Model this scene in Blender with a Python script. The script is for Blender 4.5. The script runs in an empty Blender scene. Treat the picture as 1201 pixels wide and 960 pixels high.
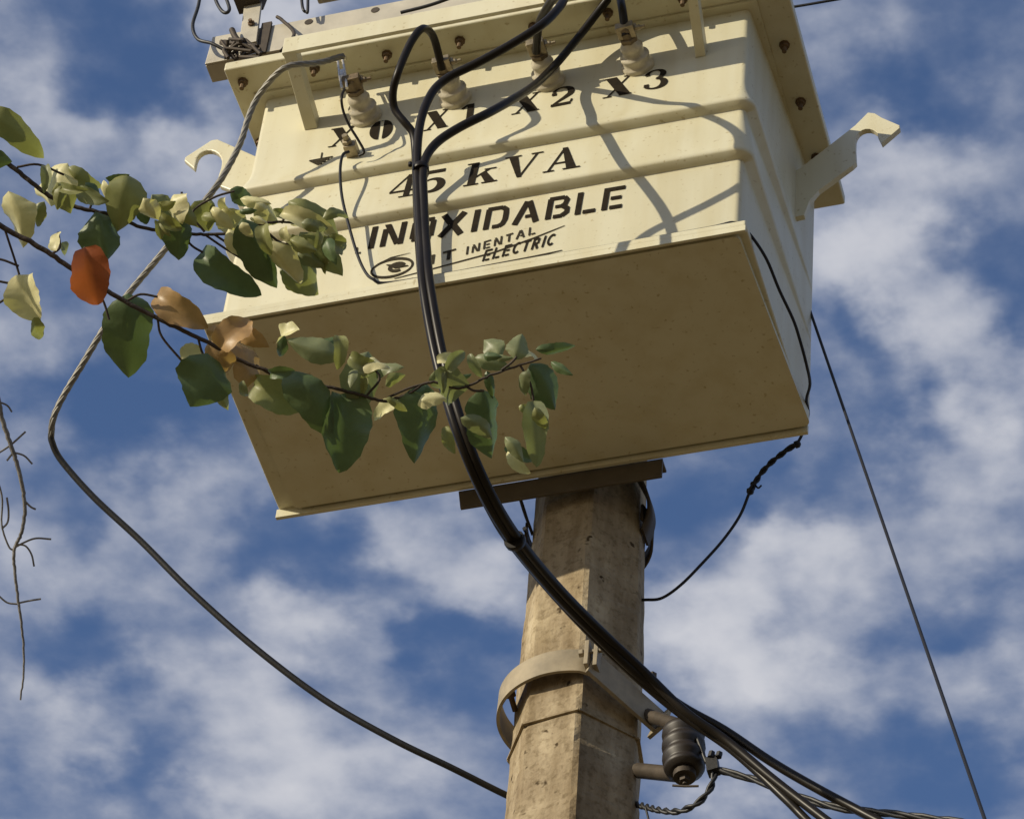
import bpy, math, random
from mathutils import Vector, Matrix
random.seed(7)
S = bpy.context.scene
col = S.collection

# ------------------------------------------------------------------ camera
Z0 = 7.03                                   # height of the tank's underside above the ground
F = 4500.0; IW, IH = 1201.0, 960.0
PITCH, YAW, ROLL = math.radians(48.99), math.radians(20.65), math.radians(6.46)
CAM = Vector((2.1456, -4.1081, -5.4284 + Z0))
def _axes():
    cy, sy = math.cos(YAW), math.sin(YAW); cp, sp = math.cos(PITCH), math.sin(PITCH)
    cr, sr = math.cos(ROLL), math.sin(ROLL)
    Ry = Matrix(((cy, sy, 0), (-sy, cy, 0), (0, 0, 1)))
    R0 = Matrix(((1, 0, 0), (0, 0, -1), (0, 1, 0)))
    Rp = Matrix(((1, 0, 0), (0, cp, sp), (0, -sp, cp)))
    Rr = Matrix(((cr, -sr, 0), (sr, cr, 0), (0, 0, 1)))
    return Rr @ Rp @ R0 @ Ry
RC = _axes()
cam = bpy.data.cameras.new('camera'); co = bpy.data.objects.new('camera', cam); col.objects.link(co)
m = Matrix((RC[0], -RC[1], -RC[2])).transposed().to_4x4(); m.translation = CAM
co.matrix_world = m
cam.sensor_width = 36; cam.lens = F / IW * 36; cam.clip_start = .05; cam.clip_end = 6000
S.camera = co
def ray(px, py): return RC.transposed() @ Vector(((px - IW / 2) / F, (py - IH / 2) / F, 1))
def at(px, py, y=None, d=None, z=None):
    """point of the place seen at a photograph pixel, on the upright plane y / at depth d / at height z (above tank base)"""
    r = ray(px, py)
    t = (y - CAM.y) / r.y if y is not None else ((z + Z0 - CAM.z) / r.z if z is not None else d)
    return CAM + r * t
def W(x, y, z): return Vector((x, y, z + Z0))

# ------------------------------------------------------------------ light
SUN = Vector((.95, 1.0, -.47)).normalized()
sd = bpy.data.lights.new('sun', 'SUN'); so = bpy.data.objects.new('sun', sd); col.objects.link(so)
sd.energy = 5.0; sd.angle = math.radians(.5); sd.color = (1, .89, .68)
so.location = (-8, -8, 14); so.rotation_euler = SUN.to_track_quat('-Z', 'Y').to_euler()
elev = math.asin(-SUN.z); azim = math.atan2(-SUN.x, -SUN.y)
S.view_settings.view_transform = 'Standard'; S.view_settings.look = 'None'
S.view_settings.exposure = 0.0; S.view_settings.gamma = 1
S.render.resolution_x = 1024; S.render.resolution_y = 818

wd = bpy.data.worlds.new('World'); S.world = wd; wd.use_nodes = True
nt = wd.node_tree; nt.nodes.clear()
def N(t, **kw):
    n = nt.nodes.new(t)
    for k, v in kw.items(): setattr(n, k, v)
    return n
def LK(a, b): nt.links.new(a, b)
def MA(op, a, b=None, c=None, clamp=False):
    n = N('ShaderNodeMath', operation=op); n.use_clamp = clamp
    for i, v in enumerate((a, b, c)):
        if v is None: continue
        if isinstance(v, (int, float)): n.inputs[i].default_value = v
        else: LK(v, n.inputs[i])
    return n.outputs[0]
out = N('ShaderNodeOutputWorld'); bg = N('ShaderNodeBackground'); LK(bg.outputs[0], out.inputs[0])
bg.inputs['Strength'].default_value = .10
sky = N('ShaderNodeTexSky', sky_type='NISHITA'); sky.sun_disc = False
sky.sun_elevation = elev; sky.sun_rotation = azim; sky.air_density = 1.0; sky.dust_density = .6; sky.ozone_density = 3.0
tc = N('ShaderNodeTexCoord'); dirv = tc.outputs['Generated']
sep = N('ShaderNodeSeparateXYZ'); LK(dirv, sep.inputs[0])
zc = MA('MAXIMUM', sep.outputs[2], .12)
cx = MA('DIVIDE', sep.outputs[0], zc); cyy = MA('DIVIDE', sep.outputs[1], zc)
cmb = N('ShaderNodeCombineXYZ'); LK(cx, cmb.inputs[0]); LK(cyy, cmb.inputs[1])
def noise(scale, detail, rough, off=(0, 0, 0), dist=0.0):
    mp = N('ShaderNodeMapping'); LK(cmb.outputs[0], mp.inputs[0]); mp.inputs['Location'].default_value = off
    n = N('ShaderNodeTexNoise'); LK(mp.outputs[0], n.inputs['Vector'])
    n.inputs['Scale'].default_value = scale; n.inputs['Detail'].default_value = detail
    n.inputs['Roughness'].default_value = rough; n.inputs['Distortion'].default_value = dist
    return n.outputs['Fac']
# altocumulus field: billows of three sizes, and the individual cloudlets that stand in this stretch of sky
n1 = noise(9, 2, .4, (.3, 1.1, 0)); n2 = noise(26, 2, .4, (2.1, .7, 0)); n3 = noise(75, 4, .5, (5, 3, 0))
dens = MA('ADD', MA('MULTIPLY', n1, .36), MA('ADD', MA('MULTIPLY', n2, .46), MA('MULTIPLY', n3, .26)))
warp = N('ShaderNodeVectorMath', operation='SCALE')
mpw = N('ShaderNodeTexNoise'); LK(cmb.outputs[0], mpw.inputs['Vector']); mpw.inputs['Scale'].default_value = 34; mpw.inputs['Detail'].default_value = 4
sub = N('ShaderNodeVectorMath', operation='SUBTRACT'); LK(mpw.outputs['Color'], sub.inputs[0]); sub.inputs[1].default_value = (.5, .5, .5)
LK(sub.outputs[0], warp.inputs[0]); warp.inputs['Scale'].default_value = .06
addw = N('ShaderNodeVectorMath', operation='ADD'); LK(cmb.outputs[0], addw.inputs[0]); LK(warp.outputs[0], addw.inputs[1])
CLOUDLETS = [  # photograph position of each cloudlet / gap, radius in pixels, weight
 (235,550,75,.20),(175,630,85,.16),(60,680,80,.16),(100,775,65,-.22),(350,655,75,-.20),(430,680,50,-.14),(535,750,55,-.24),(525,820,50,-.14),(165,905,55,-.20),
 (395,725,75,.26),(320,745,60,.16),(250,810,75,.20),(75,860,95,.24),(350,910,100,.24),(250,940,60,.12),(490,640,85,.28),(580,690,60,.24),(140,525,75,-.16),(75,590,50,-.10),(450,800,50,.08),(470,890,60,.10),(40,770,40,.04),
 (165,85,95,-.22),(210,25,60,-.08),(65,55,55,.10),(20,110,55,.16),(95,165,60,.16),(245,150,60,.20),(220,215,55,.14),(320,15,70,.28),(165,135,40,-.10),(75,285,60,-.06),(30,400,70,.12),(185,450,110,-.26),(75,465,60,-.12),(185,300,50,.02),(10,40,50,.08),(110,110,50,-.05),
 (1000,40,75,.18),(1050,85,65,-.26),(1125,120,55,-.16),(1175,60,55,-.02),(1065,165,55,.12),(1050,240,90,.24),(1015,315,90,.26),(990,365,38,-.22),(1035,388,35,-.18),(1165,280,55,-.12),(1190,345,42,-.20),(1145,420,95,.26),(1020,460,60,-.10),(1120,480,60,.14),(970,420,40,.06),
 (800,570,85,-.24),(880,610,50,-.20),(1010,575,65,-.16),(930,648,65,.30),(825,740,85,.30),(910,775,95,.28),(1000,695,60,.14),(1100,615,75,.16),(1150,540,75,.18),(1125,735,65,-.20),(1015,755,45,-.08),(1075,810,80,.14),(1170,785,60,.16),(1080,915,85,-.22),(870,945,60,.20),(1175,905,60,-.16),(960,880,60,-.06),(770,655,40,-.10),(1185,650,50,.06)]
for (px, py, rp, wgt) in CLOUDLETS:
    r = ray(px, py).normalized(); P = (r.x / r.z, r.y / r.z, 0)
    ds = N('ShaderNodeVectorMath', operation='DISTANCE'); LK(addw.outputs[0], ds.inputs[0]); ds.inputs[1].default_value = P
    mr = N('ShaderNodeMapRange', interpolation_type='SMOOTHSTEP'); LK(ds.outputs['Value'], mr.inputs['Value'])
    mr.inputs['From Min'].default_value = 0; mr.inputs['From Max'].default_value = rp / F / r.z * 1.7
    mr.inputs['To Min'].default_value = wgt; mr.inputs['To Max'].default_value = 0
    dens = MA('ADD', dens, mr.outputs[0])
cov = N('ShaderNodeMapRange', interpolation_type='SMOOTHSTEP'); LK(dens, cov.inputs['Value'])
cov.inputs['From Min'].default_value = .27; cov.inputs['From Max'].default_value = .86
cr = N('ShaderNodeValToRGB'); LK(dens, cr.inputs[0])
e = cr.color_ramp.elements; e[0].position = .44; e[0].color = (2.5, 2.95, 4.1, 1); e[1].position = .98; e[1].color = (5.9, 6.0, 6.5, 1)
skc = N('ShaderNodeMix', data_type='RGBA', blend_type='MULTIPLY'); skc.inputs['Factor'].default_value = 1
LK(sky.outputs[0], skc.inputs['A']); skc.inputs['B'].default_value = (1.22, 1.25, 1.42, 1)
mix = N('ShaderNodeMix', data_type='RGBA'); LK(cov.outputs[0], mix.inputs['Factor'])
LK(skc.outputs['Result'], mix.inputs['A']); LK(cr.outputs[0], mix.inputs['B']); LK(mix.outputs['Result'], bg.inputs['Color'])

# ------------------------------------------------------------------ materials
MATS = {}
def mat(name, base, rough=.5, metal=0.0, var=.0, vscale=8, bump=0.0, bscale=60, dark=None, trans=0.0, spec=.5, streak=0.0, detail=6, vcol=None, stretch=None):
    if name in MATS: return MATS[name]
    M = bpy.data.materials.new(name); M.use_nodes = True; t = M.node_tree; b = t.nodes['Principled BSDF']
    b.inputs['Roughness'].default_value = rough; b.inputs['Metallic'].default_value = metal
    b.inputs['Specular IOR Level'].default_value = spec
    b.inputs['Base Color'].default_value = (*base, 1)
    g = t.nodes.new('ShaderNodeNewGeometry'); pos = g.outputs['Position']
    if stretch:
        mp = t.nodes.new('ShaderNodeMapping'); t.links.new(pos, mp.inputs[0]); mp.inputs['Scale'].default_value = stretch; pos = mp.outputs[0]
    if var or vcol:
        n = t.nodes.new('ShaderNodeTexNoise'); n.inputs['Scale'].default_value = vscale; n.inputs['Detail'].default_value = detail
        n.inputs['Roughness'].default_value = .62; t.links.new(pos, n.inputs['Vector'])
        r = t.nodes.new('ShaderNodeValToRGB'); t.links.new(n.outputs['Fac'], r.inputs[0])
        r.color_ramp.elements[0].position = .33; r.color_ramp.elements[1].position = .68
        lo = vcol if vcol else tuple(c * (1 - var) for c in base)
        r.color_ramp.elements[0].color = (*lo, 1); r.color_ramp.elements[1].color = (*base, 1)
        t.links.new(r.outputs[0], b.inputs['Base Color'])
        rr = t.nodes.new('ShaderNodeMapRange'); t.links.new(n.outputs['Fac'], rr.inputs['Value'])
        rr.inputs['To Min'].default_value = max(.05, rough - .1); rr.inputs['To Max'].default_value = min(1, rough + .12)
        t.links.new(rr.outputs[0], b.inputs['Roughness'])
    if streak:
        mp2 = t.nodes.new('ShaderNodeMapping'); t.links.new(g.outputs['Position'], mp2.inputs[0]); mp2.inputs['Scale'].default_value = (22, 22, 1.6)
        n4 = t.nodes.new('ShaderNodeTexNoise'); t.links.new(mp2.outputs[0], n4.inputs['Vector']); n4.inputs['Scale'].default_value = 1; n4.inputs['Detail'].default_value = 7
        r4 = t.nodes.new('ShaderNodeValToRGB'); t.links.new(n4.outputs['Fac'], r4.inputs[0]); r4.color_ramp.elements[0].position = .34; r4.color_ramp.elements[1].position = .58
        q4 = 1 - streak; r4.color_ramp.elements[0].color = (q4, q4 * .97, q4 * .9, 1); r4.color_ramp.elements[1].color = (1, 1, 1, 1)
        n5 = t.nodes.new('ShaderNodeTexNoise'); t.links.new(g.outputs['Position'], n5.inputs['Vector']); n5.inputs['Scale'].default_value = 95; n5.inputs['Detail'].default_value = 3
        r5 = t.nodes.new('ShaderNodeValToRGB'); t.links.new(n5.outputs['Fac'], r5.inputs[0]); r5.color_ramp.elements[0].position = .27; r5.color_ramp.elements[1].position = .36
        r5.color_ramp.elements[0].color = (.72, .66, .55, 1); r5.color_ramp.elements[1].color = (1, 1, 1, 1)
        src = b.inputs['Base Color'].links[0].from_socket
        for rr5 in (r4, r5):
            m4 = t.nodes.new('ShaderNodeMix'); m4.data_type = 'RGBA'; m4.blend_type = 'MULTIPLY'; m4.inputs['Factor'].default_value = 1
            t.links.new(src, m4.inputs['A']); t.links.new(rr5.outputs[0], m4.inputs['B']); src = m4.outputs['Result']
        t.links.new(src, b.inputs['Base Color'])
    if bump:
        n = t.nodes.new('ShaderNodeTexNoise'); n.inputs['Scale'].default_value = bscale; n.inputs['Detail'].default_value = 5
        t.links.new(g.outputs['Position'], n.inputs['Vector'])
        bp = t.nodes.new('ShaderNodeBump'); bp.inputs['Strength'].default_value = bump; bp.inputs['Distance'].default_value = .004
        t.links.new(n.outputs['Fac'], bp.inputs['Height']); t.links.new(bp.outputs[0], b.inputs['Normal'])
    if trans:
        tr = t.nodes.new('ShaderNodeBsdfTranslucent'); mx = t.nodes.new('ShaderNodeMixShader'); mx.inputs[0].default_value = trans
        o = t.nodes['Material Output']; t.links.new(b.outputs[0], mx.inputs[1]); t.links.new(tr.outputs[0], mx.inputs[2]); t.links.new(mx.outputs[0], o.inputs[0])
        tr.inputs['Color'].default_value = (base[0] * 1.5, base[1] * 1.6, base[2] * .9, 1)
    MATS[name] = M; return M
PAINT = mat('cream_paint', (.595, .565, .41), .42, var=.09, vscale=3.2, bump=.22, bscale=6, detail=8, streak=.07)
PAINT2 = PAINT
INK = mat('black_ink', (.024, .018, .011), .85, var=.5, vscale=90, spec=.1)
INK2 = mat('faded_ink', (.045, .037, .024), .85, var=.4, vscale=90, spec=.1)
PORC = mat('porcelain', (.56, .51, .39), .3, var=.4, vscale=45)
BRASS = mat('tarnished_bronze', (.20, .15, .09), .5, .5, var=.45, vscale=60, bump=.2, bscale=150)
SHINY = mat('tinned_copper', (.72, .68, .60), .28, .9, var=.2, vscale=80)
BLACK = mat('black_cable_sheath', (.013, .010, .007), .36, var=.2, vscale=20, spec=.2)
BLACK2 = mat('weathered_cable_sheath', (.013, .013, .014), .5, var=.3, vscale=25, bump=.1, bscale=140)
ALU = mat('aluminium_strand', (.21, .20, .175), .5, .3, var=.35, vscale=30)
BLUEW = mat('blue_black_wire', (.012, .013, .018), .55, spec=.25)
GALV = mat('galvanised_steel', (.50, .46, .37), .5, .25, var=.18, vscale=14, bump=.1, bscale=50)
DARKST = mat('dark_oxidised_steel', (.075, .058, .042), .65, .4, var=.4, vscale=22, bump=.2, bscale=70)
BEAMST = mat('mounting_steel', (.105, .085, .058), .6, .3, var=.3, vscale=16, bump=.15, bscale=60)
CLAMP = mat('clamp_steel', (.34, .285, .195), .65, .1, var=.4, vscale=18, bump=.1, bscale=60)
RUST = mat('rusty_bolt', (.17, .11, .06), .7, .4, var=.4, vscale=90)
BARK = mat('bark', (.10, .085, .06), .85, var=.45, vscale=60, bump=.4, bscale=120)
TWIG = mat('dark_twig', (.055, .04, .03), .8, var=.4, vscale=70, bump=.3, bscale=140)
GREYTWIG = mat('grey_dead_twig', (.24, .23, .22), .85, var=.5, vscale=60, bump=.3, bscale=140)
CERA = mat('brown_ceramic', (.022, .016, .012), .5, var=.3, vscale=30)
# concrete: mottled, pitted, stained
def concrete():
    M = bpy.data.materials.new('weathered_concrete'); M.use_nodes = True; t = M.node_tree; b = t.nodes['Principled BSDF']
    b.inputs['Roughness'].default_value = .9; b.inputs['Specular IOR Level'].default_value = .2
    g = t.nodes.new('ShaderNodeNewGeometry')
    def nz(s, d=6, st=None, r=.6):
        n = t.nodes.new('ShaderNodeTexNoise'); n.inputs['Scale'].default_value = s; n.inputs['Detail'].default_value = d; n.inputs['Roughness'].default_value = r
        if st:
            mp = t.nodes.new('ShaderNodeMapping'); t.links.new(g.outputs['Position'], mp.inputs[0]); mp.inputs['Scale'].default_value = st
            t.links.new(mp.outputs[0], n.inputs['Vector'])
        else: t.links.new(g.outputs['Position'], n.inputs['Vector'])
        return n.outputs['Fac']
    def ramp(f, p0, c0, p1, c1):
        r = t.nodes.new('ShaderNodeValToRGB'); t.links.new(f, r.inputs[0]); e = r.color_ramp.elements
        e[0].position = p0; e[0].color = (*c0, 1); e[1].position = p1; e[1].color = (*c1, 1); return r.outputs[0]
    def mul(a, bb, f=1):
        x = t.nodes.new('ShaderNodeMix'); x.data_type = 'RGBA'; x.blend_type = 'MULTIPLY'; x.inputs['Factor'].default_value = f
        t.links.new(a, x.inputs['A']); t.links.new(bb, x.inputs['B']); return x.outputs['Result']
    c = ramp(nz(7, 8), .32, (.25, .195, .125), .7, (.46, .385, .26))
    c = mul(c, ramp(nz(4, 5, (5, 5, .7)), .36, (.62, .58, .52), .6, (1, 1, 1)))
    c = mul(c, ramp(nz(70, 6), .34, (.6, .57, .52), .5, (1, 1, 1)), .8)
    c = mul(c, ramp(nz(38, 2), .26, (.18, .15, .11), .33, (1, 1, 1)))
    t.links.new(c, b.inputs['Base Color'])
    add = t.nodes.new('ShaderNodeMath'); add.operation = 'ADD'; t.links.new(nz(120, 6), add.inputs[0]); t.links.new(nz(30, 4), add.inputs[1])
    bp = t.nodes.new('ShaderNodeBump'); bp.inputs['Strength'].default_value = .42; bp.inputs['Distance'].default_value = .005
    t.links.new(add.outputs[0], bp.inputs['Height']); t.links.new(bp.outputs[0], b.inputs['Normal'])
    return M
CONC = concrete()
GROUND = mat('sandy_ground', (.265, .19, .088), .95, var=.35, vscale=.6, bump=.3, bscale=8)
def LM(n, c, t=.28): return mat(n, c, .46, var=.34, vscale=40, trans=t, bump=.15, bscale=60, spec=.45)
LEAFM = [LM('leaf_green', (.105, .15, .058), .2), LM('leaf_olive', (.26, .265, .10), .28), LM('leaf_sunlit_pale', (.68, .63, .35), .22),  # pale leaf: brightness of sunlit leaves put into the colour
         LM('leaf_orange', (.40, .105, .035), .2), LM('leaf_tan', (.42, .26, .11), .2), LM('leaf_grey_green', (.23, .25, .125), .25)]

# ------------------------------------------------------------------ mesh helpers
WLOC = {}
def empty(name, loc, label=None, cat=None, group=None):
    o = bpy.data.objects.new(name, None); o.empty_display_size = .1; col.objects.link(o); o.location = loc; WLOC[o] = Vector(loc)
    tag(o, label, cat, group); return o
def tag(o, label=None, cat=None, group=None, kind=None):
    for k, v in (('label', label), ('category', cat), ('group', group), ('kind', kind)):
        if v: o[k] = v
    return o
class MB:
    def __init__(s): s.v = []; s.f = []; s.smooth = []
    def add(s, vs, fs, sm=False):
        b = len(s.v); s.v += [Vector(v) for v in vs]
        for f in fs: s.f.append([i + b for i in f]); s.smooth.append(sm)
    def box(s, c, dx, dy, dz):
        """box by centre and three half-axis vectors"""
        c = Vector(c); dx, dy, dz = Vector(dx), Vector(dy), Vector(dz)
        vs = [c + dx * i + dy * j + dz * k for i in (-1, 1) for j in (-1, 1) for k in (-1, 1)]
        s.add(vs, [(0, 1, 3, 2), (4, 6, 7, 5), (0, 4, 5, 1), (2, 3, 7, 6), (0, 2, 6, 4), (1, 5, 7, 3)])
    def rings(s, rings, closed=True, cap=True, sm=False, capsm=False):
        n = len(rings[0]); vs = [p for r in rings for p in r]; fs = []
        for i in range(len(rings) - 1):
            for j in range(n if closed else n - 1):
                a, b = i * n + j, i * n + (j + 1) % n
                fs.append((a, b, b + n, a + n))
        s.add(vs, fs, sm)
        if cap:
            s.add(rings[0], [tuple(range(n))[::-1]]); s.add(rings[-1], [tuple(range(n))])
    def tube(s, pts, rad, n=8, sm=True, cap=True, prof=None):
        pts = [Vector(p) for p in pts]; R = rad if isinstance(rad, (list, tuple)) else [rad] * len(pts)
        t0 = (pts[1] - pts[0]).normalized(); u = t0.orthogonal().normalized(); rings = []
        for i, p in enumerate(pts):
            t = (pts[min(i + 1, len(pts) - 1)] - pts[max(i - 1, 0)])
            t = t.normalized() if t.length > 1e-9 else t0
            u = (u - t * u.dot(t)).normalized(); w = t.cross(u)
            rings.append([p + (u * math.cos(a) + w * math.sin(a)) * R[i] for a in [2 * math.pi * k / n for k in range(n)]])
        s.rings(rings, True, cap, sm)
    def lathe(s, base, axis, prof, n=20, sm=True):
        """prof: list of (distance along axis, radius)"""
        base, axis = Vector(base), Vector(axis).normalized(); u = axis.orthogonal().normalized(); w = axis.cross(u)
        rings = [[base + axis * h + (u * math.cos(a) + w * math.sin(a)) * r for a in [2 * math.pi * k / n for k in range(n)]] for h, r in prof]
        s.rings(rings, True, True, sm)
    def prism(s, poly, off):
        """flat polygon (3-D points) given thickness by the vector off"""
        n = len(poly); off = Vector(off); a = [Vector(p) for p in poly]; b = [p + off for p in a]
        fs = [tuple(range(n))[::-1], tuple(range(n, 2 * n))] + [(i, (i + 1) % n, (i + 1) % n + n, i + n) for i in range(n)]
        s.add(a + b, fs)
    def build(s, name, material, parent=None, bevel=0.0, seg=2, auto=True):
        lo = Vector([min(v[i] for v in s.v) for i in range(3)]); hi = Vector([max(v[i] for v in s.v) for i in range(3)])
        o0 = (lo + hi) / 2
        me = bpy.data.meshes.new(name); me.from_pydata([v - o0 for v in s.v], [], s.f); me.update()
        import bmesh
        bm = bmesh.new(); bm.from_mesh(me); bmesh.ops.recalc_face_normals(bm, faces=bm.faces[:]); bm.to_mesh(me); bm.free()
        for p, sm in zip(me.polygons, s.smooth): p.use_smooth = sm
        me.materials.append(material)
        o = bpy.data.objects.new(name, me); col.objects.link(o); WLOC[o] = o0
        if parent: o.parent = parent; o.location = o0 - WLOC[parent]
        else: o.location = o0
        if bevel:
            bv = o.modifiers.new('bevel', 'BEVEL'); bv.width = bevel; bv.segments = seg; bv.limit_method = 'ANGLE'; bv.angle_limit = math.radians(40); bv.harden_normals = False
        return o
def spline(pts, n=8):
    P = [Vector(p) for p in pts]; P = [P[0] * 2 - P[1]] + P + [P[-1] * 2 - P[-2]]; out = []
    for i in range(1, len(P) - 2):
        a, b, c, d = P[i - 1:i + 3]
        for k in range(n):
            t = k / n
            out.append(.5 * ((2 * b) + (c - a) * t + (2 * a - 5 * b + 4 * c - d) * t * t + (3 * b - a - 3 * c + d) * t ** 3))
    out.append(P[-2]); return out
def cpx(lst): return [at(a, b, y=c) for a, b, c in lst]
def twisted(mb, pts, rad, strands=3, pitch=.06, n=6):
    pts = [Vector(p) for p in pts]; L = [0]
    for a, b in zip(pts, pts[1:]): L.append(L[-1] + (b - a).length)
    step = pitch / 7; m = max(4, int(L[-1] / step)); fine = []; j = 0
    for k in range(m + 1):
        s = L[-1] * k / m
        while j < len(L) - 2 and L[j + 1] < s: j += 1
        fine.append((pts[j].lerp(pts[j + 1], (s - L[j]) / max(1e-9, L[j + 1] - L[j])), s))
    P = [f[0] for f in fine]; u = (P[1] - P[0]).orthogonal().normalized(); fr = []
    for i in range(len(P)):
        t = (P[min(i + 1, len(P) - 1)] - P[max(0, i - 1)]).normalized(); u = (u - t * u.dot(t)).normalized(); fr.append((u.copy(), t.cross(u)))
    for q in range(strands):
        ph = 2 * math.pi * q / strands
        mb.tube([P[i] + (fr[i][0] * math.cos(ph + 2 * math.pi * fine[i][1] / pitch) + fr[i][1] * math.sin(ph + 2 * math.pi * fine[i][1] / pitch)) * rad * .55 for i in range(len(P))], rad * .56, n)

# ------------------------------------------------------------------ ground
g = MB(); g.add([(-3000, -3000, 0), (3000, -3000, 0), (3000, 3000, 0), (-3000, 3000, 0)], [(0, 1, 2, 3)])
tag(g.build('ground', GROUND), kind='structure')

# ------------------------------------------------------------------ concrete pole
PC = Vector((.549, .62))                      # pole axis where it passes the tank's underside
def pole_c(z): return Vector((PC.x - .020 * z, PC.y))
def pole_r(z): return .1115 - .0165 * z       # circumradius, tapering upwards
PANG = math.radians(-90 + 17.0)
POLY = [0, 62, 100, 138, 180, 220, 262, 308]   # corner bearings of the shaft               # the corner turned to the street
pole = empty('concrete_pole', (PC.x - .020 * -Z0, PC.y, 0), 'octagonal weathered concrete pole carrying the cream transformer tank', 'utility pole')
zs = [-Z0 - .3, -4, -2.4, -1.6] + [-1.2 + .016 * i for i in range(84)] + [.3, .8, 1.3, 1.95]
chip = [0.0] * 16
pm = MB(); rr = []
random.seed(3)
for z in zs:
    c, r = pole_c(z), pole_r(z); ring = []
    for k in range(8):
        a = PANG + math.radians(POLY[k])
        for da, q in ((-.045, 1.0), (.045, 1.0)):          # chamfered, slightly chipped arrises
            ci = 2 * k + (da > 0); chip[ci] = chip[ci] * .6 + random.uniform(-.0011, .0004) - (.0035 if random.random() < .06 else 0)
            j = chip[ci] if -1.3 < z < .3 else 0
            rad = (r + j) * math.cos(math.pi / 8) / math.cos(math.pi / 8 - .045)
            ring.append(W(c.x + rad * math.cos(a + da), c.y + rad * math.sin(a + da), z))
    rr.append(ring)
pm.rings(rr, True, True); pm.build('shaft', CONC, pole)
# a shutter joint that runs round the shaft: a raised, broken lip
jm = MB(); zj = -.625
for k in range(8):
    a0, a1 = PANG + math.radians(POLY[k]), PANG + math.radians(POLY[(k + 1) % 8] + (360 if k == 7 else 0)); c, r = pole_c(zj), pole_r(zj) + .0015
    A = W(c.x + r * math.cos(a0), c.y + r * math.sin(a0), zj); B = W(c.x + r * math.cos(a1), c.y + r * math.sin(a1), zj)
    jm.box((A + B) / 2, (B - A) / 2, (A + B - 2 * W(c.x, c.y, zj)).normalized() * .003, (0, 0, .0022))
jm.build('shutter_joint', CONC, pole)

# ------------------------------------------------------------------ transformer
TW, TD, TH = .992, .464, .743; ZL = .716
tr = empty('transformer', W(.5, .23, 0), 'cream pole-mounted transformer tank stencilled 45 kVA, fixed to the concrete pole', 'transformer')
PROF = [(0.0, 0), (.226, 0), (.2305, .0012), (.2365, .0175), (.2405, .0205), (.248, .0205), (.30, .0125), (.34, .0060), (.370, .0012), (.381, 0), (.3855, .0012), (.3915, .0175), (.3955, .0205), (.403, .0200), (.425, .0115), (.450, .0035), (.475, 0), (.7155, 0)]
def rib(z):
    for (a, ea), (b, eb) in zip(PROF, PROF[1:]):
        if a <= z <= b: return ea + (eb - ea) * (z - a) / (b - a)
    return 0
def rrect(x0, x1, y0, y1, z, r, n=6):
    out = []
    for cx_, cy_, a0 in ((x1 - r, y0 + r, -90), (x1 - r, y1 - r, 0), (x0 + r, y1 - r, 90), (x0 + r, y0 + r, 180)):
        for k in range(n + 1):
            a = math.radians(a0 + 90 * k / n); x_, y_ = cx_ + r * math.cos(a), cy_ + r * math.sin(a)
            out.append(W(x_ + (.026 * y_ / TD if x_ > .5 else 0), y_, z))
    return out
tm = MB()
def tank_ring(z, e_):
    a, b = rrect(0, TW, 0, TD, z, .011), rrect(-e_, TW + e_, -e_, TD + e_, z, .011 + e_)
    return [p.lerp(q_, max(0, min(1, (.45 - p.y) / .16))) for p, q_ in zip(a, b)]      # the ribs run out before the rear corners
tm.rings([tank_ring(z, e_) for z, e_ in PROF], True, True, True)
tank = tm.build('tank', PAINT, tr)
wn = tank.modifiers.new('edges', 'EDGE_SPLIT'); wn.split_angle = math.radians(50)
# base skirt: proud of the wall, its rim hanging below the recessed underside
bl, br_, bf, bb = -.033, 1.008, -.013, .476
base = MB(); t_ = .005
o1 = [W(bl, bf, 0), W(br_, bf, 0), W(br_, bb, 0), W(bl - .014, bb, 0)]
base.prism([W(bl, bf, .012), W(br_, bf, .012), W(br_ + .004, bb, .012), W(bl - .003, bb, .012)], (0, 0, .017))
bp = base.build('base_plate', PAINT2, tr, .004, 3)
def bar(name, A, B, up, outw, material, parent, bevel=.0):
    """flat bar from A to B, half height vector up, half thickness vector outw"""
    q = MB(); A, B = Vector(A), Vector(B); q.box((A + B) / 2, (B - A) / 2, up, outw); return q.build(name, material, parent, bevel)
bar('base_rim', W(bl + .0005, bf + .0035, .0065), W(br_ - .0005, bf + .0035, .0065), (0, 0, .0075), (0, .0032, 0), PAINT2, tr, .001)
bar('base_rim', W(bl - .007, bb - .002, .002), W(br_ + .003, bb - .002, .002), (0, 0, .0115), (0, .004, 0), PAINT2, tr, .001)
# lid with overhanging flange
ol, orf, orb, of, ob = -.060, TW + .082, TW + .076, -.085, TD + .045
lid = MB()
lid.prism([W(ol, of, ZL), W(orf, of, ZL), W(orb, ob, ZL), W(ol + .01, ob, ZL)], (0, 0, .026))
ld = lid.build('lid', PAINT, tr, .004, 3)
lt = MB(); lt.prism([W(ol + .12, of + .1, ZL + .0265), W(orf - .12, of + .1, ZL + .0265), W(orb - .12, ob - .1, ZL + .0265), W(ol + .12, ob - .1, ZL + .0265)], (0, 0, .02)); lt.build('lid_boss', PAINT, tr, .006)
gk = MB(); gk.prism([W(-.018, -.018, ZL - .0056), W(TW + .018, -.018, ZL - .0056), W(TW + .018, TD + .018, ZL - .0056), W(-.018, TD + .018, ZL - .0056)], (0, 0, .0052)); gk.build('tank_flange', PAINT, tr)
def lid_bolt(x, y):
    q = MB(); q.lathe(W(x, y, ZL - .0004), (0, 0, -1), [(0, .011), (.0025, .011), (.0026, .0085), (.010, .0085), (.0101, .0048), (.024, .0048)], 8, False)
    return q.build('lid_bolt', RUST, ld)
for i in range(8): lid_bolt(-.03 + i * (TW + .06) / 7, -.050)
for i in range(1, 4): lid_bolt(TW + .046, -.040 + i * .14)
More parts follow.
